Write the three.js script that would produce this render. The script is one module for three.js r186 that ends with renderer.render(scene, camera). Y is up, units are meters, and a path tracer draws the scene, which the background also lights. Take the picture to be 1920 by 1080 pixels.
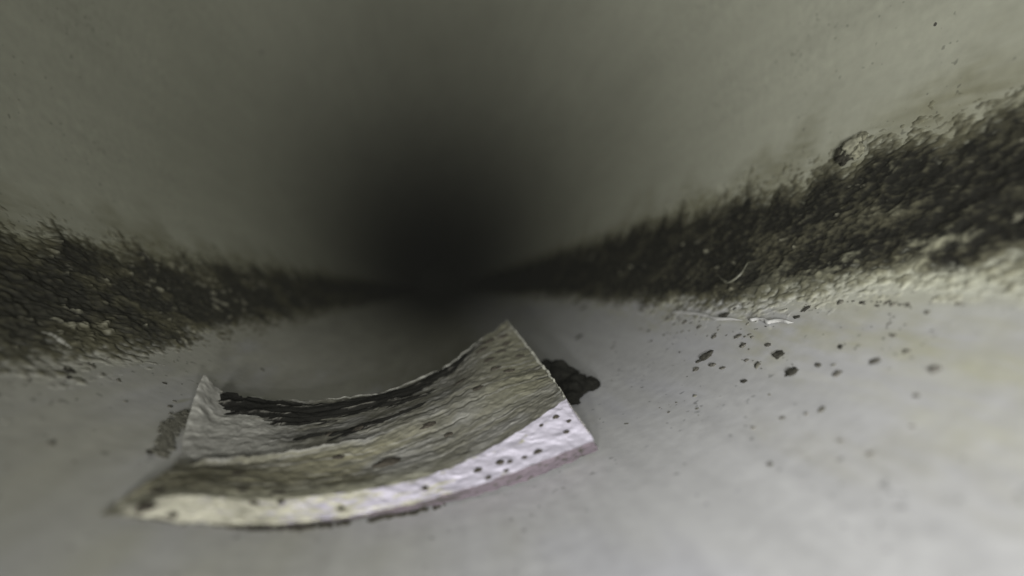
import * as THREE from 'three';
import { ImprovedNoise } from 'three/addons/math/ImprovedNoise.js';
import { mergeGeometries, mergeVertices } from 'three/addons/utils/BufferGeometryUtils.js';

// ------------------------------------------------------------------ camera, lights, exposure
const MM = 0.001, R = 50;                                   // everything below is written in millimetres, the pipe bore is 100 mm
const EYE = new THREE.Vector3(0, -33.5, 0).multiplyScalar(MM);
const scene = new THREE.Scene();
scene.fog = new THREE.FogExp2(new THREE.Color(0.9, 0.92, 0.82), 0.06);   // thin haze added to lift the dark of the bore
scene.background = new THREE.Color(0x000000);               // inside a buried pipe there is no sky
const camera = new THREE.PerspectiveCamera(65.2, 1920 / 1080, 0.004, 5);
camera.position.copy(EYE);
camera.lookAt(EYE.x + 0.16345, EYE.y + 0.00584, EYE.z - 0.98653);
camera.focus = 0.046;
camera.userData.fStop = 12;
const renderer = new THREE.WebGLRenderer({ antialias: true });
renderer.toneMapping = THREE.LinearToneMapping;
renderer.toneMappingExposure = 1;
renderer.shadowMap.enabled = true;

// the ring of lamps of the inspection camera, just behind the lens: [x, y, z, strength]
const LAMPS = [];
for (let k = 0; k < 6; k++) {
  const a = Math.PI / 6 + k * Math.PI / 3;
  LAMPS.push([Math.cos(a) * 10.5, -33.5 + Math.sin(a) * 10.5, 17, 1 + 0.3 * Math.cos(a) - 0.3 * Math.sin(a)]);
}
const LAMP_POWER = 0.0082, AIM = [14, 22];             // the lamps look a little up and to the right

// ------------------------------------------------------------------ helpers
const perlin = new ImprovedNoise();
const noise = (x, y, z = 0) => perlin.noise(x + 71.3, y + 19.7, z + 43.1);
const fbm = (x, y, z = 0, n = 4) => { let s = 0, a = 1, t = 0; for (let i = 0; i < n; i++) { s += a * noise(x, y, z + i * 7.7); t += a; a *= 0.5; x *= 2.03; y *= 2.03; z *= 2.03; } return s / t; };
const clamp = (x, a = 0, b = 1) => Math.min(b, Math.max(a, x));
const step = (a, b, x) => { const t = clamp((x - a) / (b - a)); return t * t * (3 - 2 * t); };
const mix = (a, b, t) => a + (b - a) * t;
const mix3 = (a, b, t) => [mix(a[0], b[0], t), mix(a[1], b[1], t), mix(a[2], b[2], t)];
let seed = 20177;
const rand = () => { seed = (seed * 1664525 + 1013904223) >>> 0; return seed / 4294967296; };
const D = Math.PI / 180;
// a point by its clock angle (degrees), its distance along the pipe and its height above the wall
const onWall = (deg, z, lift = 0) => new THREE.Vector3((R - lift) * Math.cos(deg * D), (R - lift) * Math.sin(deg * D), z);
const used = {};
const numbered = (name) => { const n = used[name] = (used[name] ?? -1) + 1; return n ? `${name}_${String(n).padStart(3, '0')}` : name; };
function add(o, parent) {
  o.traverse((m) => { if (m.isMesh) { m.castShadow = true; m.receiveShadow = true; } });
  (parent ?? scene).add(o);
  return o;
}
function part(name, geometry, material, parent) { const m = new THREE.Mesh(geometry, material); m.name = name; return add(m, parent); }
function tag(o, label, category, group, kind) {
  Object.assign(o.userData, { label }, category ? { category } : {}, group ? { group } : {}, kind ? { kind } : {});
  return o;
}
function thing(name, label, category, at = [0, 0, 0], group) {
  const g = new THREE.Group(); g.name = numbered(name); g.position.set(...at).multiplyScalar(MM);
  tag(g, label, category, group); scene.add(g);
  return g;
}
// a sheet of nu x nv cells: f(u, v) -> { p: Vector3 in mm, c: [r, g, b], cut: bool }
function sheet(nu, nv, f, origin = [0, 0, 0], tile = 10) {
  const pos = new Float32Array((nu + 1) * (nv + 1) * 3), col = new Float32Array(pos.length), uv = new Float32Array((nu + 1) * (nv + 1) * 2), cut = [], idx = [];
  for (let j = 0, k = 0; j <= nv; j++) for (let i = 0; i <= nu; i++, k++) {
    const { p, c, cut: x, t } = f(i / nu, j / nv);
    pos[3 * k] = (p.x - origin[0]) * MM; pos[3 * k + 1] = (p.y - origin[1]) * MM; pos[3 * k + 2] = (p.z - origin[2]) * MM;
    col.set(c, 3 * k); cut.push(!!x);
    uv[2 * k] = (t ? t[0] : p.x) / tile; uv[2 * k + 1] = (t ? t[1] : p.z) / tile;
  }
  for (let j = 0; j < nv; j++) for (let i = 0; i < nu; i++) {
    const a = j * (nu + 1) + i, b = a + 1, c = a + nu + 1, d = c + 1;
    if (cut[a] && cut[b] && cut[c] && cut[d]) continue;
    idx.push(a, b, d, a, d, c);
  }
  const g = new THREE.BufferGeometry();
  g.setAttribute('position', new THREE.BufferAttribute(pos, 3)); g.setAttribute('color', new THREE.BufferAttribute(col, 3)); g.setAttribute('uv', new THREE.BufferAttribute(uv, 2));
  g.setIndex(idx); g.computeVertexNormals();
  return g;
}
// a lumpy pebble: noise-worn sphere, squashed; r in mm
function pebble(r, sq, k, rough, color, detail = 4) {
  let g = new THREE.IcosahedronGeometry(1, detail); g.deleteAttribute('uv'); g.deleteAttribute('normal'); g = mergeVertices(g, 1e-4);
  const p = g.attributes.position, col = new Float32Array(p.count * 3), v = new THREE.Vector3();
  for (let i = 0; i < p.count; i++) {
    v.fromBufferAttribute(p, i);
    const n = fbm(v.x * 1.5 + k * 5.1, v.y * 1.5, v.z * 1.5 + k * 2.3, 3), m = fbm(v.x * 5 + k, v.y * 5, v.z * 5, 2);
    v.multiplyScalar(1 + rough * 1.6 * n + rough * 0.4 * m);
    p.setXYZ(i, v.x * r * MM, v.y * r * sq * MM, v.z * r * MM);
    const s = 1 + 1.1 * m; col.set([color[0] * s, color[1] * s, color[2] * s], 3 * i);
  }
  g.setAttribute('color', new THREE.BufferAttribute(col, 3)); g.computeVertexNormals();
  return g;
}

// ------------------------------------------------------------------ textures: only grain and fine relief
function grainTexture(size, f, srgb) {
  const d = new Uint8Array(size * size * 4);
  for (let y = 0; y < size; y++) for (let x = 0; x < size; x++) { const v = f(x / size, y / size); d.set([...(Array.isArray(v) ? v : [v, v, v]).map((q) => clamp(q) * 255), 255], 4 * (y * size + x)); }
  const t = new THREE.DataTexture(d, size, size);
  t.wrapS = t.wrapT = THREE.RepeatWrapping; t.magFilter = THREE.LinearFilter; t.needsUpdate = true;
  if (srgb) t.colorSpace = THREE.SRGBColorSpace;
  return t;
}
// noise that repeats without a seam
const ring = (u, v, s, z = 0, n = 4) => { const f = (x, y) => fbm(x * s, y * s, z, n); return mix(mix(f(u, v), f(u - 1, v), u), mix(f(u, v - 1), f(u - 1, v - 1), u), v) * 1.35; };
const grit = grainTexture(512, (u, v) => 0.5 + 0.8 * ring(u, v, 14, 0, 5));
const speckle = grainTexture(512, (u, v) => 0.94 + 0.07 * ring(u, v, 16, 11, 4) - 0.2 * step(0.36, 0.5, ring(u, v, 24, 5, 2)), true);
const plastic = new THREE.MeshStandardMaterial({ vertexColors: true, map: speckle, roughness: 0.62, bumpMap: grit, bumpScale: 0.000015 });
const mud = new THREE.MeshPhysicalMaterial({ vertexColors: true, roughness: 0.95, specularIntensity: 0.12, bumpMap: grit, bumpScale: 0.00005 });
const fracture = new THREE.MeshPhysicalMaterial({ vertexColors: true, roughness: 0.8, specularIntensity: 0.4, bumpMap: grit, bumpScale: 0.000008 });
const crumbStuff = new THREE.MeshPhysicalMaterial({ vertexColors: true, roughness: 0.95, specularIntensity: 0.12 });
const black = new THREE.MeshStandardMaterial({ color: 0x111214, roughness: 0.5 });

// ------------------------------------------------------------------ the pipe
// straight for 1.5 m, then an added bend whose wall lifts the far dark
const BEND0 = -1500, BENDR = 180;
function along(s) {                                          // s = distance from the lens; the middle of the pipe and its two cross axes
  if (s < -BEND0) return [new THREE.Vector3(0, 0, -s), new THREE.Vector3(1, 0, 0)];
  const a = Math.min((s + BEND0) / BENDR, 1.6);
  return [new THREE.Vector3(-BENDR * (1 - Math.cos(a)), 0, BEND0 - BENDR * Math.sin(a)), new THREE.Vector3(Math.cos(a), 0, -Math.sin(a))];
}
const RIGHT = [-21.5, -46.5], LEFT = [-146, -127.2];         // the two crusts: upper and lower edge as clock angles
function wallColor(deg, z) {
  let d = deg; if (d > 90) d -= 360;                         // -270 .. 90, floor at -90
  const near = Math.max(20, -z), big = fbm(d * 0.05, z * 0.018, 2, 4), mid = fbm(d * 0.22, z * 0.07, 9, 4), fine = fbm(d * 0.9, z * 0.5, 4, 3);
  const floor = step(-134, -126, d + 3 * mid) * (1 - step(-48, -40, d + 3 * mid));
  let c = mix3([0.335, 0.34, 0.272], [0.33, 0.332, 0.333], floor);
  // cooler blotches, a faint lilac camera cast painted in
  c = mix3(c, [0.30, 0.303, 0.325], floor * step(0.0, 0.3, big + 0.4 * mid) * 0.8);
  // olive film with streaks that ran down into the crusts
  for (const [edge, up] of [[RIGHT[0], 1], [LEFT[0], -1]]) {
    const above = up * (d - edge), streak = fbm(z * 0.11, d * 0.05, 7, 5), reach = 9 + 26 * streak;
    if (above > -6) c = mix3(c, [0.135, 0.13, 0.075], (1 - step(0, Math.max(3, reach), above)) * clamp(0.5 + 0.8 * fine + 0.7 * mid, 0.05, 0.85));
  }
  // olive, darker tone in ragged patches on the floor behind the broken piece
  c = mix3(c, [0.195, 0.19, 0.145], floor * step(-0.25, 0.3, (-z - 66) / 40 + 0.9 * mid + 0.5 * big) * (1 - step(-84, -66, d + 12 * mid)) * clamp(0.75 + 0.9 * fine));
  // yellowish scum on the floor below the right crust
  const below = RIGHT[1] - d, r = 6 + 12 * fbm(z * 0.09, d * 0.1, 5, 3) + 5 * step(-45, -28, z);
  if (below > -4 && below < 30) c = mix3(c, [0.285, 0.284, 0.225], (1 - step(r * 0.35, r, below)) * clamp(0.35 + 1.3 * mid + 1.2 * fine));
  const b2 = d - LEFT[1];
  if (b2 > -3 && b2 < 20) c = mix3(c, [0.2, 0.2, 0.14], (1 - step(1, 5 + 9 * mid, b2)) * clamp(0.6 + fine));
  const flow = fbm(d * 0.55, z * 0.03, 15, 4), tide = fbm(d * 0.10, z * 0.05, 21, 4);
  c = mix3(c, [0.285, 0.284, 0.245], floor * (1 - step(-108, -86, d + 14 * tide)) * clamp(0.75 + 1.2 * mid));
  c = mix3(c, [0.24, 0.235, 0.19], floor * step(0.05, 0.35, tide) * 0.35 * clamp(0.6 + 2 * fine));
  const g = 1 + 0.11 * flow * (0.6 + 0.8 * floor) + 0.10 * big + 0.10 * mid + 0.05 * fine;
  return [c[0] * g, c[1] * g, c[2] * g];
}
{
  const wall = sheet(720, 620, (u, v) => {
    const deg = -270 + 360 * u, w = Math.pow(v, 1.0), s = -120 + (v < 0.08 ? v / 0.08 * 130 : 10 + 1790 * (Math.exp(5.4 * (w - 0.08) / 0.92) - 1) / (Math.exp(5.4) - 1));
    const [m, x] = along(s), r = R + 0.12 * fbm(deg * 0.06, s * 0.02, 1, 3);
    return { p: m.clone().addScaledVector(x, r * Math.cos(deg * D)).add(new THREE.Vector3(0, r * Math.sin(deg * D), 0)), c: wallColor(deg, -s), t: [deg * D * R, s] };
  }, [0, 0, 0], 18);
  const pipe = thing('drain_pipe', 'grey plastic drain pipe seen from inside, running away into the dark', 'pipe');
  part('pipe_wall', wall, plastic, pipe);
}

// ------------------------------------------------------------------ crusts of sediment along both sides
function crust(edge, side, z0, z1, nu, nv, k, opts) {
  const lo = Math.min(...edge) - 9, hi = Math.max(...edge) + 12, ratio = Math.log(z1 / z0);
  return sheet(nu, nv, (u, v) => {
    const deg = mix(lo, hi, u), z = z0 * Math.exp(ratio * v), q = (deg - lo) * D * R;      // q: arc in mm
    const up = side > 0 ? deg - edge[0] : edge[0] - deg, down = side > 0 ? edge[1] - deg : deg - edge[1];   // degrees outside each edge, negative inside
    const drip = fbm(z * 0.26 + 0.10 * q * side, q * 0.07, k, 3), rag = fbm(q * 0.42, z * 0.30, k + 3, 4), grain = fbm(q * 1.5, z * 1.1, k + 31, 4);
    const near = step(56, 30, -z) * opts.coarse;
    const inTop = -up * D * R + 5.0 * drip + 2.0 * rag + opts.top, inLow = -down * D * R + 3.6 * fbm(q * 0.22, z * 0.16, k + 6, 4) + 1.6 * rag + opts.low - 4.5 * near;
    const lumps = fbm(q * 0.55, z * 0.42, k + 9, 4), coarse = fbm(q * 0.30, z * 0.24, k + 12, 3), fine = fbm(q * 1.9, z * 1.5, k + 15, 3);
    // specks and patches thin out from the thick middle towards both edges
    const cover = Math.min(step(-2.6, 2.6, inTop + 5.5 * grain + 2 * lumps), step(-1.6, 2.4, inLow + 4.5 * grain + 2 * lumps + near * 2.5 * coarse));
    const spot = step(opts.spots, opts.spots + 0.22, fbm(q * 0.8, z * 0.55, k + 20, 4) + 0.5 * fbm(q * 0.13, z * 0.09, k + 25, 2));
    const body = step(0, 4, Math.min(inTop, inLow));
    const h = cover * (0.08 + 0.12 * (0.5 + grain)) + body * (1 - 0.5 * near) * (0.34 + 0.40 * lumps + 0.18 * fine + 0.3 * spot) + near * body * 0.5 * coarse - 0.02;
    const olive = clamp(step(4.5, 0.5, Math.min(inTop, inLow)) * 0.7 + 1.1 * grain + 0.5 * lumps + opts.patch * step(0.02, 0.3, fbm(q * 0.17, z * 0.11, k + 41, 3)), 0, 1);
    let c = mix3(opts.dark, [0.068, 0.065, 0.042], olive);
    c = mix3(c, [0.17, 0.168, 0.12], near * step(-0.1, 0.35, 1.2 * coarse + 0.5 * grain + 0.85 * step(-13, -4, down) - 0.42) * 0.8);
    c = mix3(c, [0.20, 0.195, 0.145], spot * 0.7);
    c = c.map((x) => x * (1 + 0.5 * fine));
    c = mix3(wallColor(deg, z), c, Math.pow(cover, 0.8));
    return { p: onWall(deg, z, h), c, cut: cover < 0.03, t: [q, z] };
  }, [0, 0, 0], 14);
}
{
  const right = part(numbered('sediment'), crust(RIGHT, 1, -15, -800, 340, 1000, 3, { top: 0, low: 0, coarse: 1, spots: 0.36, patch: 0.4, dark: [0.0105, 0.0103, 0.0082] }), mud);
  tag(right, 'thick dark crust of sediment along the right side of the pipe', 'sediment', null, 'stuff');
  const left = part(numbered('sediment'), crust(LEFT, -1, -22, -800, 300, 900, 51, { top: 0.4, low: 0.4, coarse: 0.15, spots: 0.24, patch: 0.75, dark: [0.026, 0.0257, 0.0205] }), mud);
  tag(left, 'dark crust of sediment along the left side of the pipe', 'sediment', null, 'stuff');
}

// ------------------------------------------------------------------ the broken piece of pipe wall
const NET = {
  frontTop: [[-18.24, -46.19, -29.60], [-15.74, -46.05, -30.60], [-11.65, -47.14, -31.80], [-6.58, -47.62, -33.00], [-0.79, -47.64, -35.00], [4.86, -46.45, -37.50], [11.97, -43.68, -41.00]],
  mid1: [[-18.43, -45.85, -32.50], [-15.58, -46.44, -34.50], [-11.36, -47.33, -36.00], [-5.53, -47.76, -38.00], [0.47, -47.05, -40.00], [6.34, -45.31, -43.00], [12.18, -43.21, -45.00]],
  ridge: [[-18.68, -45.99, -36.50], [-15.67, -46.68, -38.50], [-11.52, -46.99, -40.50], [-5.79, -46.49, -43.00], [0.01, -45.30, -46.00], [5.82, -43.63, -49.50], [12.10, -42.42, -50.00]],
  mid2: [[-20.40, -45.34, -41.00], [-17.03, -45.74, -44.00], [-12.75, -46.69, -46.50], [-5.63, -46.09, -50.00], [1.26, -44.57, -54.00], [6.12, -41.97, -58.00], [11.48, -40.55, -58.50]],
  back: [[-21.94, -43.01, -47.00], [-18.67, -44.16, -49.50], [-13.29, -45.52, -52.50], [-6.37, -45.66, -56.50], [0.71, -43.84, -61.00], [5.70, -40.81, -65.00], [10.44, -37.98, -68.00]],
  frontMid: [[-18.13, -46.11, -28.60], [-15.02, -47.09, -29.20], [-10.99, -48.10, -30.00], [-6.22, -48.71, -31.20], [0.39, -48.63, -33.00], [7.36, -47.36, -34.30], [12.57, -46.14, -35.20]],
  frontLow: [[-18.21, -46.43, -28.90], [-15.27, -47.70, -29.70], [-11.13, -48.62, -30.40], [-6.34, -49.43, -31.80], [0.41, -49.90, -34.20], [7.72, -49.18, -36.00], [13.94, -47.67, -37.30]],
};
for (const r of ['frontTop', 'frontMid', 'frontLow']) NET[r][0][0] -= 0.55;                                              // the left tip runs out long and thin
const V3 = (a) => new THREE.Vector3(...a);
const curve = (pts) => new THREE.CatmullRomCurve3(pts.map((p) => p.isVector3 ? p : V3(p)), false, 'centripetal');
NET.frontLow = NET.frontLow.map(([x, y, z], i) => [x, y + (i ? 0.16 : 0.06), z - 0.6]);
NET.frontMid = NET.frontMid.map(([x, y, z], i) => [x, y + 0.10 + 0.05 * i, z]);      // the broken face overhangs and leaves a thin gap over the floor
const ROW = Object.fromEntries(Object.entries(NET).map(([k, v]) => [k, curve(v)]));
const floorY = (x) => -Math.sqrt(R * R - x * x);
// the underside: 2.4 mm below the top, never through the pipe floor
const under = (pts, t) => pts.map(([x, y, z]) => [x, Math.max(y - t, floorY(x) + 0.08), z + 0.3]);
ROW.ridgeLow = curve(under(NET.ridge, 2.6)); ROW.backLow = curve(under(NET.back, 2.2));
const chip = (u) => step(0, 0.05, u) * step(1, 0.93, u) * (0.10 * Math.max(0, fbm(u * 13, 2, 71, 4)) + 0.05 * Math.max(0, fbm(u * 40, 5, 72, 2)));     // how far the back edge has crumbled away
function span(rows, u, v) { return curve(rows.map((r) => ROW[r].getPoint(u))).getPoint(v); }
// the same small wander for every face of the piece, so that its edges stay closed
function wander(p, a = 1) {
  const f = (k) => fbm(p.x * 0.8 + k, p.y * 0.8, p.z * 0.8, 3) * 0.30 + fbm(p.x * 2.6, p.y * 2.6 + k, p.z * 2.6, 2) * 0.05;
  return p.clone().add(new THREE.Vector3(f(3) * 0.8, f(17) * 0.55, f(31)).multiplyScalar(a));
}
const shard = thing('pvc_shard', 'broken curved piece of pipe wall lying on the pipe floor with a pale jagged edge', 'broken pipe piece', [-2, -49.5, -40]);
const SO = [-2, -49.5, -40], TOP = ['frontTop', 'mid1', 'ridge', 'mid2', 'back'];
{
  const sample = (rows, nu, nv, paint, lift) => {            // rows sampled once per column, then along the column
    const cols = []; for (let i = 0; i <= nu; i++) cols.push(curve(rows.map((r) => ROW[r].getPoint(i / nu))));
    return sheet(nu, nv, (u, v) => {
      const p0 = cols[Math.round(u * nu)].getPoint(rows === TOP ? v * (1 - chip(u)) : v), p = wander(p0);
      if (lift) p.add(lift(u, v, p0));
      return { p, c: paint(u, v, p0), t: [p0.x, p0.z + p0.y] };
    }, SO, 9);
  };
  const topLift = (u, v) => {
    const edge = step(0, 0.06, v) * step(1, 0.94, v) * step(0, 0.03, u) * step(1, 0.97, u);
    const along = fbm(u * 5, v * 34, 2, 4), rough = fbm(u * 26, v * 26, 8, 3);
    const lip = 0.35 * Math.exp(-Math.pow((v - 0.47 - 0.03 * fbm(u * 8, 0, 5)) / 0.02, 2)) - 0.25 * Math.exp(-Math.pow((v - 0.53) / 0.03, 2));
    const flap = 1.5 * Math.exp(-Math.pow((u - 0.0) / 0.045, 2)) * step(0.55, 1, v), dip = -0.35 * Math.exp(-Math.pow((u - 0.11) / 0.04, 2)) * step(0.8, 0.95, v);
    return new THREE.Vector3(0, flap + dip + edge * (0.06 * along + 0.03 * rough + lip * step(0.02, 0.1, u) * (1 - 0.8 * step(0.3, 0.55, u))), 0);
  };
  const topPaint = (u, v) => {
    const s = fbm(u * 4, v * 40, 12, 4), m = fbm(u * 9, v * 7, 3, 4), f = fbm(u * 50, v * 50, 1, 2);
    let c = mix3([0.085, 0.083, 0.066], [0.115, 0.114, 0.103], step(-0.1, 0.25, m));
    c = mix3(c, [0.115, 0.109, 0.07], (1 - step(0.4, 0.65, u + 0.3 * m)) * (1 - step(0.38, 0.5, v)) * 0.8);       // yellow-brown film on the left of the front
    c = mix3(c, [0.17, 0.169, 0.15], (1 - step(0.2, 0.34, u + 0.15 * m)) * step(0.5, 0.56, v));                     // clean plastic at the back left
    c = mix3(c, [0.09, 0.088, 0.06], step(0.72, 0.9, u + 0.15 * m) * step(0.15, 0.4, v) * 0.85);                  // olive film on the raised right end
    c = mix3(c, [0.19, 0.188, 0.172], step(0.1, 0.3, s) * 0.55);
    c = mix3(c, [0.03, 0.029, 0.022], step(0.12, 0.26, fbm(u * 3.2, v * 42 - u * 3, 31, 4)) * (0.3 + 0.6 * step(0.15, 0.45, u)) * step(0.06, 0.3, v));
    c = mix3(c, [0.21, 0.207, 0.155], (1 - step(0.0, 0.17 + 0.1 * m, v)) * (1 - step(0.55, 0.75, u)) * 0.9);                // paler face colour blended in along the crest
    return c.map((x) => x * (1 + 0.35 * f));
  };
  part('inner_surface', sample(TOP, 320, 220, topPaint, topLift), fracture, shard);
  const facePaint = (u, v) => {
    const m = fbm(u * 14, v * 3, 6, 4), f = fbm(u * 60, v * 12, 2, 3), p = fbm(u * 26, v * 7, 41, 4);
    let c = [0.252, 0.241, 0.278];                                                          // fresh broken plastic, with a faint lilac overexposure cast painted in
    const film = step(-0.12, 0.12, p + 0.7 * m + 0.4 * f + 1.5 * (0.52 - u));              // yellowish film in blotches, closed on the left
    c = mix3(c, [0.258, 0.252, 0.20], film);
    c = mix3(c, [0.15, 0.145, 0.105], film * step(0.02, 0.3, m + 0.35 * f) * 0.6);
    c = mix3(c, [0.10, 0.094, 0.07], film * step(0.24, 0.42, f) * 0.6);
    return c.map((x) => x * (1 + 0.12 * f));
  };
  part('front_fracture', sample(['frontTop', 'frontMid'], 320, 40, facePaint, (u, v) => new THREE.Vector3(0, 0, step(0, 0.15, v) * step(1, 0.85, v) * (0.13 * fbm(u * 16, v * 2, 4, 3) + 0.04 * fbm(u * 60, v * 9, 5, 2)))), fracture, shard);
  part('undercut', sample(['frontMid', 'frontLow'], 320, 14, (u, v) => { const k = fbm(u * 46, v * 5, 9, 4), m = fbm(u * 12, v * 2, 19, 3); return mix3(mix3([0.034, 0.032, 0.026], [0.095, 0.078, 0.09], step(-0.2, 0.2, k + 0.8 * m + 1.2 * (u - 0.5))), [0.03, 0.03, 0.022], step(0.12, 0.3, k)); }), fracture, shard);  // shade under the overhang painted into the colour, with grainy dirt
  part('outer_surface', sample(['frontLow', 'ridgeLow', 'backLow'], 120, 60, () => [0.3, 0.3, 0.29]), fracture, shard);
  part('back_fracture', sheet(320, 12, (u, v) => {
    const p0 = span(TOP, u, 1 - chip(u)).lerp(ROW.backLow.getPoint(u), v);
    return { p: wander(p0).add(topLift(u, 1).multiplyScalar(1 - v)), c: [0.2, 0.2, 0.17], t: [p0.x, p0.y] };
  }, SO, 9), fracture, shard);
  for (const u of [0, 1]) {
    const a = curve(TOP.map((r) => ROW[r].getPoint(u))), b = curve(['frontLow', 'ridgeLow', 'backLow'].map((r) => ROW[r].getPoint(u)));
    const fm = ROW.frontMid.getPoint(u);
    part('end_fracture', sheet(140, 16, (s, t) => {
      const p0 = a.getPoint(s).lerp(b.getPoint(s), t); p0.addScaledVector(fm.clone().sub(a.getPoint(0).lerp(b.getPoint(0), 0.7)), (1 - step(0, 0.08, s)) * Math.sin(t * Math.PI) * 0.9);
      return { p: wander(p0), c: u ? [0.5, 0.49, 0.43] : [0.3, 0.29, 0.24], t: [p0.z, p0.y] };
    }, SO, 9), fracture, shard);
  }
  // the pale lip along the right end and the chipped rim along the back
  const lip = (rows, name, u0, u1, v0, v1, r, color) => {
    const pts = []; for (let i = 0; i <= 60; i++) { const t = i / 60, p = wander(span(rows, mix(u0, u1, t), mix(v0, v1, t) * (v0 === 1 ? 1 - chip(mix(u0, u1, t)) : 1))); p.y += 0.08 + 0.1 * fbm(i * 0.5, r, 3); pts.push(p.sub(V3(SO)).multiplyScalar(MM)); }
    const g = new THREE.TubeGeometry(new THREE.CatmullRomCurve3(pts), 160, r * MM, 7), q = g.attributes.position, n = g.attributes.normal, col = new Float32Array(q.count * 3);
    for (let i = 0; i < q.count; i++) { const e = Math.pow(Math.sin(Math.PI * clamp(Math.floor(i / 8) / 160, 0.001, 0.999)), 0.5) - 1, k = e * r * MM + fbm(q.getX(i) * 900, q.getY(i) * 900, q.getZ(i) * 900, 3) * r * 1.3 * MM; q.setXYZ(i, q.getX(i) + n.getX(i) * k, q.getY(i) + n.getY(i) * k, q.getZ(i) + n.getZ(i) * k); col.set(color, 3 * i); }
    g.setAttribute('color', new THREE.BufferAttribute(col, 3)); g.computeVertexNormals();
    part(name, g, fracture, shard);
  };
  lip(TOP, 'end_lip', 0.998, 0.998, 0.02, 1, 0.16, [0.2, 0.2, 0.17]);
  lip(TOP, 'back_rim', 0.36, 0.86, 1, 1, 0.12, [0.16, 0.16, 0.14]);
  // dark pits and specks of dirt: [column, row (0 = crest, 1 = back; below 0 = down the broken face), size in mm]
  const PITS = [[0.96, -0.22, 0.28], [0.925, -0.2, 0.2], [0.975, -0.45, 0.22], [0.955, -0.62, 0.22], [0.80, -0.55, 0.3], [0.755, -0.5, 0.3], [0.752, -0.85, 0.24], [0.79, -0.88, 0.24], [0.872, -0.75, 0.3], [0.84, -0.72, 0.2],
    [0.81, -0.66, 0.2], [0.645, -0.5, 0.24], [0.10, -0.5, 0.42], [0.16, -0.75, 0.25], [0.33, -0.15, 0.22], [0.38, -0.1, 0.22], [0.5, -0.6, 0.22], [0.06, 0.14, 0.25], [0.28, 0.08, 0.22], [0.36, 0.05, 0.25], [0.54, 0.24, 0.62],
    [0.72, 0.66, 0.5], [0.30, 0.53, 0.3], [0.83, 0.84, 0.5], [0.9, 0.74, 0.4], [0.94, 0.88, 0.5], [0.86, 0.6, 0.4], [0.64, 0.4, 0.4], [0.46, 0.58, 0.55], [0.88, 0.9, 0.5], [0.93, 0.8, 0.45], [0.9, 0.55, 0.4], [0.84, 0.7, 0.5], [0.955, 0.66, 0.35], [0.79, 0.5, 0.42], [0.68, 0.3, 0.3], [0.43, 0.36, 0.28], [0.22, 0.3, 0.25], [0.4, 0.6, 0.4], [0.56, 0.6, 0.45], [0.13, 0.5, 0.35]];
  PITS.forEach(([u, v, r], k) => {
    const p = wander(v < 0 ? span(['frontTop', 'frontMid'], u, -v) : span(TOP, u, v).add(topLift(u, v)));
    const m = part('dirt_speck', pebble(r * 0.85, 0.45, k, 0.5, [0.026, 0.023, 0.018], 4), crumbStuff, shard);
    m.position.copy(p.sub(V3(SO)).multiplyScalar(MM));
    const du = span(v < 0 ? ['frontTop', 'frontMid'] : TOP, Math.min(u + 0.02, 1), Math.abs(v)).sub(span(v < 0 ? ['frontTop', 'frontMid'] : TOP, Math.max(0, u - 0.02), Math.abs(v))).normalize();
    const dv = span(v < 0 ? ['frontTop', 'frontMid'] : TOP, u, Math.min(1, Math.abs(v) + 0.03)).sub(span(v < 0 ? ['frontTop', 'frontMid'] : TOP, u, Math.max(0, Math.abs(v) - 0.03))).normalize();
    const n = du.clone().cross(dv).normalize(), w = n.clone().cross(du).normalize().negate();
    m.quaternion.setFromRotationMatrix(new THREE.Matrix4().makeBasis(du, n, du.clone().cross(n)));
    m.scale.set(1.35 + (v >= 0 ? 0.6 : 0), 1, 1);
  });
}
// black sediment heaped along the back of the shard and in its grooves
{
  const cols = []; for (let i = 0; i <= 300; i++) cols.push(curve(TOP.map((r) => ROW[r].getPoint(i / 300))));
  const heap = sheet(300, 120, (u, w) => {
    const v = mix(0.44, 0.995 - chip(u), w), p = wander(cols[Math.round(u * 300)].getPoint(v)), m = fbm(u * 8, v * 22, 14, 4), s = fbm(u * 6, v * 44, 23, 4), f = fbm(u * 16, v * 40, 33, 3);
    const mid = mix(0.955, 0.87, step(0.04, 0.32, u)) + (u > 0.45 ? mix(0, 0.06, step(0.45, 0.8, u)) : 0), half = mix(0.03, 0.10, step(0.03, 0.3, u)) * mix(1, 0.42, step(0.42, 0.75, u)) * (1 - step(0.80, 0.9, u));
    let k = (half - Math.abs(v - mid)) / 0.1 + 1.0 * m + 1.0 * s + 0.3 * f;
    const groove = (cu, cv, lu, lv) => 1 - Math.pow((u - cu) / lu, 2) - Math.pow((v - cv - 0.12 * (u - cu)) / lv, 2);
    k = Math.max(k, 0.5 * groove(0.47, 0.585, 0.075, 0.03) + 0.9 * f + 0.3 * s, 0.5 * groove(0.56, 0.60, 0.085, 0.018) + 0.9 * f, 0.4 * groove(0.35, 0.63, 0.04, 0.022) + 0.8 * f, 0.4 * groove(0.58, 0.74, 0.08, 0.02) + 0.8 * f);
    const edge = step(0.0, 0.02, u) * step(0.92, 0.88, u), h = (clamp(k, -0.5, 1) * 0.42 + 0.16 * f * step(0, 0.3, k)) * edge - (1 - edge) * 0.3;
    p.y += h;
    return { p, c: mix3([0.0055, 0.0054, 0.0045], [0.12, 0.117, 0.1], step(0.22, 0.42, s + 0.3 * f)), cut: h < -0.1, t: [p.x, p.z] };
  });
  tag(part(numbered('sediment'), heap, mud), 'black sediment heaped in a strip along the back edge of the broken piece', 'sediment', null, 'stuff');
}
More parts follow.
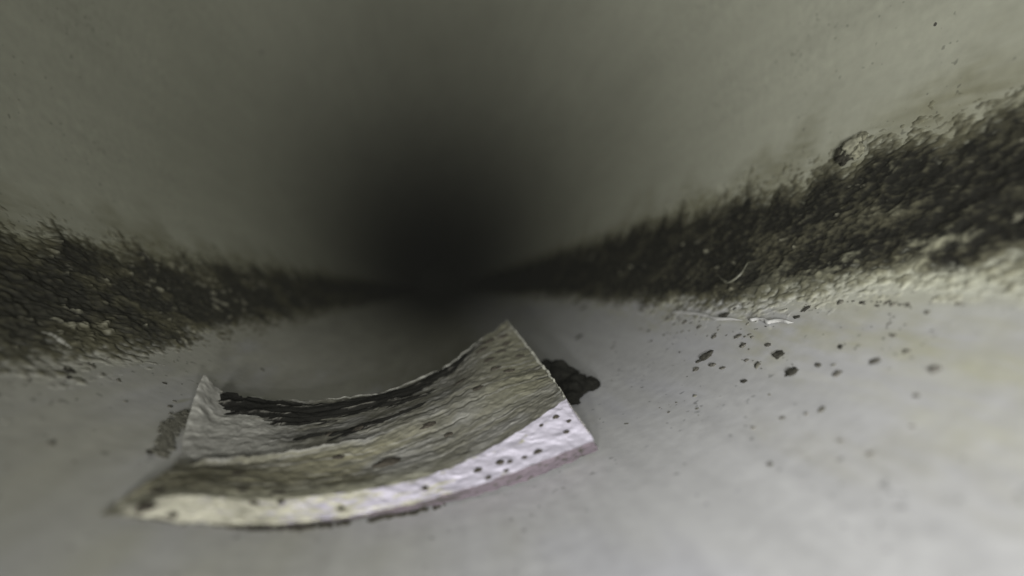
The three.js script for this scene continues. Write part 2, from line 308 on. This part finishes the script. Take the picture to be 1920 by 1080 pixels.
// dark grains standing in for the contact shadow under the broken face
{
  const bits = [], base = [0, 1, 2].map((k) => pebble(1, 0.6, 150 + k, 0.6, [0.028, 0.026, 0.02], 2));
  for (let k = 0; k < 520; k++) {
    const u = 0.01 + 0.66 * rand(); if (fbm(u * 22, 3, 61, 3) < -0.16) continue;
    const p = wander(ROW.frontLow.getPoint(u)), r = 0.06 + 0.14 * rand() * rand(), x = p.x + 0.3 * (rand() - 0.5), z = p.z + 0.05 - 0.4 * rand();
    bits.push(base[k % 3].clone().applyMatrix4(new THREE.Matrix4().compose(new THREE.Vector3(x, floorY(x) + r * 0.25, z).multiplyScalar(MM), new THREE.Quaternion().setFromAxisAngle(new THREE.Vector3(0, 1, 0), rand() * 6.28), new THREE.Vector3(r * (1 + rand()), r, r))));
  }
  tag(part(numbered('grit'), mergeGeometries(bits), crumbStuff), 'line of dark grains added as contact shadow under the foot of the pale broken face', 'grit', null, 'stuff');
}
// the black lump of muck behind the right end
{
  const g = thing('muck_clump', 'black ragged clump of muck on the floor behind the right end of the broken piece', 'muck', [17.2, -46.6, -58]);
  const bits = [[-0.8, 1.2, -1.8, 2.4], [1.3, 0.4, 1.5, 2.0], [-1.6, 1.7, -4.2, 1.8], [-0.6, 0.2, 3.0, 1.7], [2.2, 1.0, 2.6, 1.2], [-1.2, 0.2, 5.6, 1.0]].map(([x, y, z, r], k) => pebble(r, 0.85, k + 60, 0.42, [0.0045, 0.0044, 0.0035], 5).translate(x * MM, y * MM, z * MM));
  part('clump', mergeGeometries(bits), crumbStuff, g);
}

{  // scattered grains that draw the soft shadow beside the left end
  const at = onWall(-116.2, -42.6, 0.1), g = thing('shadow_smudge', 'soft dark smudge of grains added as shadow on the floor at the left end of the broken piece', 'muck', at.toArray());
  g.quaternion.setFromUnitVectors(new THREE.Vector3(0, 1, 0), onWall(-116.2, 0, 0).negate().normalize());
  const bits = [], grain = [0, 1].map((k) => pebble(1, 0.4, 80 + k, 0.5, [0.085, 0.083, 0.066], 2)), gauss = () => rand() + rand() + rand() - 1.5;
  for (let k = 0; k < 420; k++) {
    const t = rand(), x = mix(-0.2, 2.1, t * t) + gauss() * mix(0.9, 0.35, t), z = mix(-2.6, 5.2, t) + gauss() * 0.9, r = 0.05 + 0.17 * rand() * rand();
    bits.push(grain[k % 2].clone().scale(r * (1 + rand()), r, r * 1.3).rotateY(rand() * 6).translate(x * MM, -x * x * 0.01 * MM, z * MM));
  }
  part('smudge', mergeGeometries(bits), crumbStuff, g);
}

// ------------------------------------------------------------------ loose crumbs on the floor and wall: [clock angle, z, radius, colour 0 dark .. 1 faint, label]
const CRUMBS = [
  [-54.4, -45.2, 0.86, 0, 'largest dark round crumb on the pipe floor below the pale scale line'],
  [-51.9, -36.7, 0.57, 0, 'dark slanted crumb just below the lower edge of the right crust'],
  [-53.8, -33.7, 0.56, 0, 'dark crumb with a pale rim nearest the viewer below the right crust'],
  [-47.0, -49.5, 0.75, 0, 'flat black crumb lying on the pale scale line'],
  [-58.0, -82.4, 1.05, 0, 'lone dark crumb on the floor beyond the black muck clump'],
  [-48.5, -99.2, 1.1, 0.2, 'long dark smear of dirt far along the right crust'],
  [-126.7, -42.6, 0.5, 0, 'dark crumb at the lower edge of the left crust'],
  [-114.7, -37.2, 0.35, 0, 'small dark crumb on the floor left of the broken piece'],
];
const SMALL = [[-55.6, -42.9, 0.41, 0.2], [-57, -44.3, 0.37, 0.2], [-55.6, -41.2, 0.29, 0.3], [-52.8, -30, 0.36, 0.6], [-50.7, -28.3, 0.37, 0.35], [-52.3, -32.1, 0.3, 0.4], [-50.5, -24.3, 0.35, 0.5], [-53.4, -23.9, 0.23, 0.8], [-59.4, -30, 0.21, 0.7], [-61.6, -30.9, 0.2, 0.9],
  [-58.1, -28.8, 0.2, 0.9], [-59.5, -25, 0.18, 0.9], [-59.7, -22.8, 0.22, 0.9], [-56.2, -22.5, 0.16, 0.9], [-64.3, -39.8, 0.22, 0.5], [-68.6, -41.7, 0.28, 0.8], [-51.0, -47.5, 0.35, 0.3], [-50.2, -44, 0.4, 0.4], [-51.5, -42.0, 0.4, 0.3], [-49.6, -52, 0.4, 0.3], [-50.8, -39, 0.35, 0.4], [-53.6, -39.5, 0.25, 0.6], [-49, -56, 0.45, 0.3], [-48.8, -61, 0.45, 0.3]];
const crumbKinds = [];
for (let k = 0; k < 5; k++) crumbKinds.push(pebble(1, 0.3, 90 + k, 0.55, [1, 1, 1], 3));
const crumbMat = [0, 1, 2, 3].map((k) => { const m = crumbStuff.clone(); m.color.setRGB(...mix3([0.028, 0.027, 0.022], [0.13, 0.125, 0.11], k / 3)); return m; });
function crumb(deg, z, r, faint, label, group, k) {
  const m = new THREE.Mesh(crumbKinds[k % 5], crumbMat[Math.round(faint * 3)]); m.name = numbered('dirt_crumb');
  m.position.copy(onWall(deg, z, -0.05 * r)).multiplyScalar(MM);
  m.quaternion.setFromUnitVectors(new THREE.Vector3(0, 1, 0), onWall(deg, 0, 0).negate().normalize());
  m.rotateY(k * 1.7); r *= 0.82; m.scale.set(r * (1 + 0.3 * rand()), r * (0.9 + 0.7 * rand()), r * (0.8 + 0.3 * rand()));
  tag(add(m), label, 'dirt', group);
}
CRUMBS.forEach(([a, z, r, f, l], k) => crumb(a, z, r, f, l, null, k));
SMALL.forEach(([a, z, r, f], k) => crumb(a, z, r, f, 'small crumb of dirt scattered on the pale floor below the right crust', 'small crumbs below the right crust', k + 3));
[[149.3, -119.7, 0.5], [119.2, -284.9, 1.4], [-7.6, -37.7, 0.22]].forEach(([a, z, r], k) => crumb(a, z, r, 0.3, ['tiny dark speck high on the left wall', 'tiny dark speck deep on the ceiling', 'tiny dark speck high on the right wall'][k], null, k));

// fine grit that fell from the right crust, thinning out down the floor, and a little along the left
{
  const bits = [], base = [0, 1, 2].map((k) => pebble(1, 0.35, 130 + k, 0.75, [1, 1, 1], 1));
  for (let k = 0; k < 900; k++) {
    const left = k % 5 === 0, off = 19 * Math.pow(rand(), 2.4), deg = left ? LEFT[1] + 0.6 * off : RIGHT[1] + 3 - off * 1.1, z = -(19 + 90 * Math.pow(rand(), 1.8));
    if (fbm(deg * 0.3, z * 0.14, 44, 3) < -0.02) continue;
    if (z > -26 || (!left && off > 30 + z * 0.2)) continue;
    const r = 0.05 + 0.24 * Math.pow(rand(), 3), g = base[k % 3].clone(), t = 0.02 + 0.10 * rand();
    const c = g.attributes.color; for (let i = 0; i < c.count; i++) c.setXYZ(i, t * c.getX(i), 0.97 * t * c.getY(i), 0.8 * t * c.getZ(i));
    const q = new THREE.Quaternion().setFromUnitVectors(new THREE.Vector3(0, 1, 0), onWall(deg, 0, 0).negate().normalize()).multiply(new THREE.Quaternion().setFromAxisAngle(new THREE.Vector3(0, 1, 0), rand() * 6.28));
    bits.push(g.applyMatrix4(new THREE.Matrix4().compose(onWall(deg, z, 0).multiplyScalar(MM), q, new THREE.Vector3(r * (0.8 + rand()), r, r))));
  }
  tag(part(numbered('grit'), mergeGeometries(bits), crumbStuff), 'fine dark grit sprinkled over the floor beside the crusts', 'grit', null, 'stuff');
}

// ------------------------------------------------------------------ fibres, pale scale, the blister on the crust
function fibre(pts, r, label, color) {
  const path = new THREE.CatmullRomCurve3(pts.map(([a, z, l]) => onWall(a, z, l).multiplyScalar(MM))), g = new THREE.TubeGeometry(path, 60, r * MM, 7), q = g.attributes.position, w = new THREE.Vector3();
  for (let i = 0; i < q.count; i++) { const t = Math.floor(i / 8) / 60, c = path.getPointAt(t), k = Math.pow(Math.sin(Math.PI * clamp(t, 0.02, 0.98)), 0.6) * (1 + 1.1 * noise(t * 9, r * 50)); w.fromBufferAttribute(q, i).sub(c).multiplyScalar(k).add(c); q.setXYZ(i, w.x, w.y, w.z); }
  g.computeVertexNormals();
  const m = part(numbered('root_fibre'), g, new THREE.MeshStandardMaterial({ color: new THREE.Color().setRGB(...color), roughness: 0.5 }));
  tag(m, label, 'fibre');
}
fibre([[-39.8, -55.8, 1.1], [-41.3, -53.2, 1.3], [-41.9, -51.3, 1.4], [-40.5, -50.2, 1.5], [-38.3, -50.4, 1.5], [-37.6, -51.0, 0.9]], 0.14, 'pale bent fibre sticking out of the lower right crust', [0.075, 0.075, 0.055]);
fibre([[-130.9, -42.7, 1.2], [-130.1, -42.9, 1.4], [-129.3, -42.9, 1.4], [-128.4, -43.5, 1.1]], 0.15, 'short pale fibre at the left end of the left crust', [0.12, 0.12, 0.1]);
function flake(z0, z1, deg, k, label) {
  const g = sheet(90, 10, (u, v) => {
    const w = 0.6 * Math.pow(Math.sin(Math.PI * u), 0.5) * (0.8 + 0.7 * fbm(u * 7, 0, k, 3)), a = deg + 0.8 * fbm(u * 3, 1, k, 2), q = (v - 0.5) * w;
    return { p: onWall(a + q / (D * R), mix(z0, z1, u), 0.06 + 0.28 * Math.sqrt(Math.max(0, 1 - Math.pow(2 * v - 1, 2))) * Math.min(1, 8 * u, 8 * (1 - u))), c: [0.27, 0.27, 0.26] };
  });
  tag(part(numbered('scale_flake'), g, fracture), label, 'scale flake');
}
flake(-62, -45.5, -47.4, 1, 'longer thin pale flake of scale along the lower edge of the right crust');
flake(-45, -38.5, -47.2, 4, 'shorter thin pale flake of scale nearer the viewer under the right crust');
{
  const at = onWall(-20.6, -44.2, 0.3), g = thing('crust_blister', 'pale round blister with a dark hollow on the top edge of the right crust', 'blister', at.toArray());
  g.quaternion.setFromUnitVectors(new THREE.Vector3(0, 1, 0), onWall(-20.6, 0, 0).negate().normalize());
  const lump = (r, sq, k, rough, c, x, y, z) => pebble(r, sq, k, rough, c, 4).translate(x * MM, y * MM, z * MM);
  const b = mergeGeometries([lump(1.25, 0.5, 171, 0.55, [0.15, 0.148, 0.11], 0.35, 0.1, -0.1), lump(0.8, 0.5, 172, 0.6, [0.12, 0.118, 0.085], -0.5, 0.1, 0.9), lump(0.9, 0.4, 173, 0.6, [0.022, 0.021, 0.016], -0.75, 0.1, -0.5), lump(0.7, 0.4, 174, 0.6, [0.03, 0.029, 0.021], 0.2, 0.1, -1.4), lump(0.6, 0.45, 175, 0.6, [0.10, 0.098, 0.07], 1.3, 0, 0.9)]);
  part('blister_skin', b, mud, g);
}

// ------------------------------------------------------------------ the inspection camera's own head with its ring of lamps, behind the lens
{
  const head = thing('inspection_camera', 'round head of the pipe inspection camera with a ring of white lamps', 'camera', [0, -33.5, 20]);
  const body = new THREE.LatheGeometry([[3, -1], [13.6, -1], [14.6, -0.2], [15, 1], [15, 60], [12, 66], [3, 66]].map(([x, y]) => new THREE.Vector2(x * MM, y * MM)), 64).rotateX(Math.PI / 2);
  part('housing', body, black, head);
  const lens = new THREE.LatheGeometry([[3, 4], [4.2, 4], [4.2, -16], [3.4, -17.5], [3.2, -17.5], [3.2, 4]].map(([x, y]) => new THREE.Vector2(x * MM, y * MM)), 48).rotateX(Math.PI / 2);
  part('lens_barrel', lens, black, head);
  const glow = new THREE.MeshStandardMaterial({ color: 0xffffff, emissive: new THREE.Color(1, 0.99, 0.96), emissiveIntensity: 1.5 });
  for (const [x, y, z, s] of LAMPS) {
    const m = part('led_lamp', new THREE.SphereGeometry(1.6 * MM, 20, 12), glow, head);
    m.position.set(x * MM, (y + 33.5) * MM, (z - 20 + 0.8) * MM);
    const l = new THREE.SpotLight(new THREE.Color(1, 0.99, 0.97), LAMP_POWER * s, 0, 54 * D, 1, 2);
    l.position.set(x * MM, y * MM, z * MM); l.target.position.set((x + AIM[0]) * MM, (y + AIM[1]) * MM, (z - 100) * MM);
    l.castShadow = true; l.shadow.radius = 0.07; l.shadow.mapSize.set(1024, 1024); l.shadow.camera.near = 0.002; l.shadow.camera.far = 2;
    scene.add(l, l.target);
  }
}
scene.updateMatrixWorld(true);
renderer.render(scene, camera);
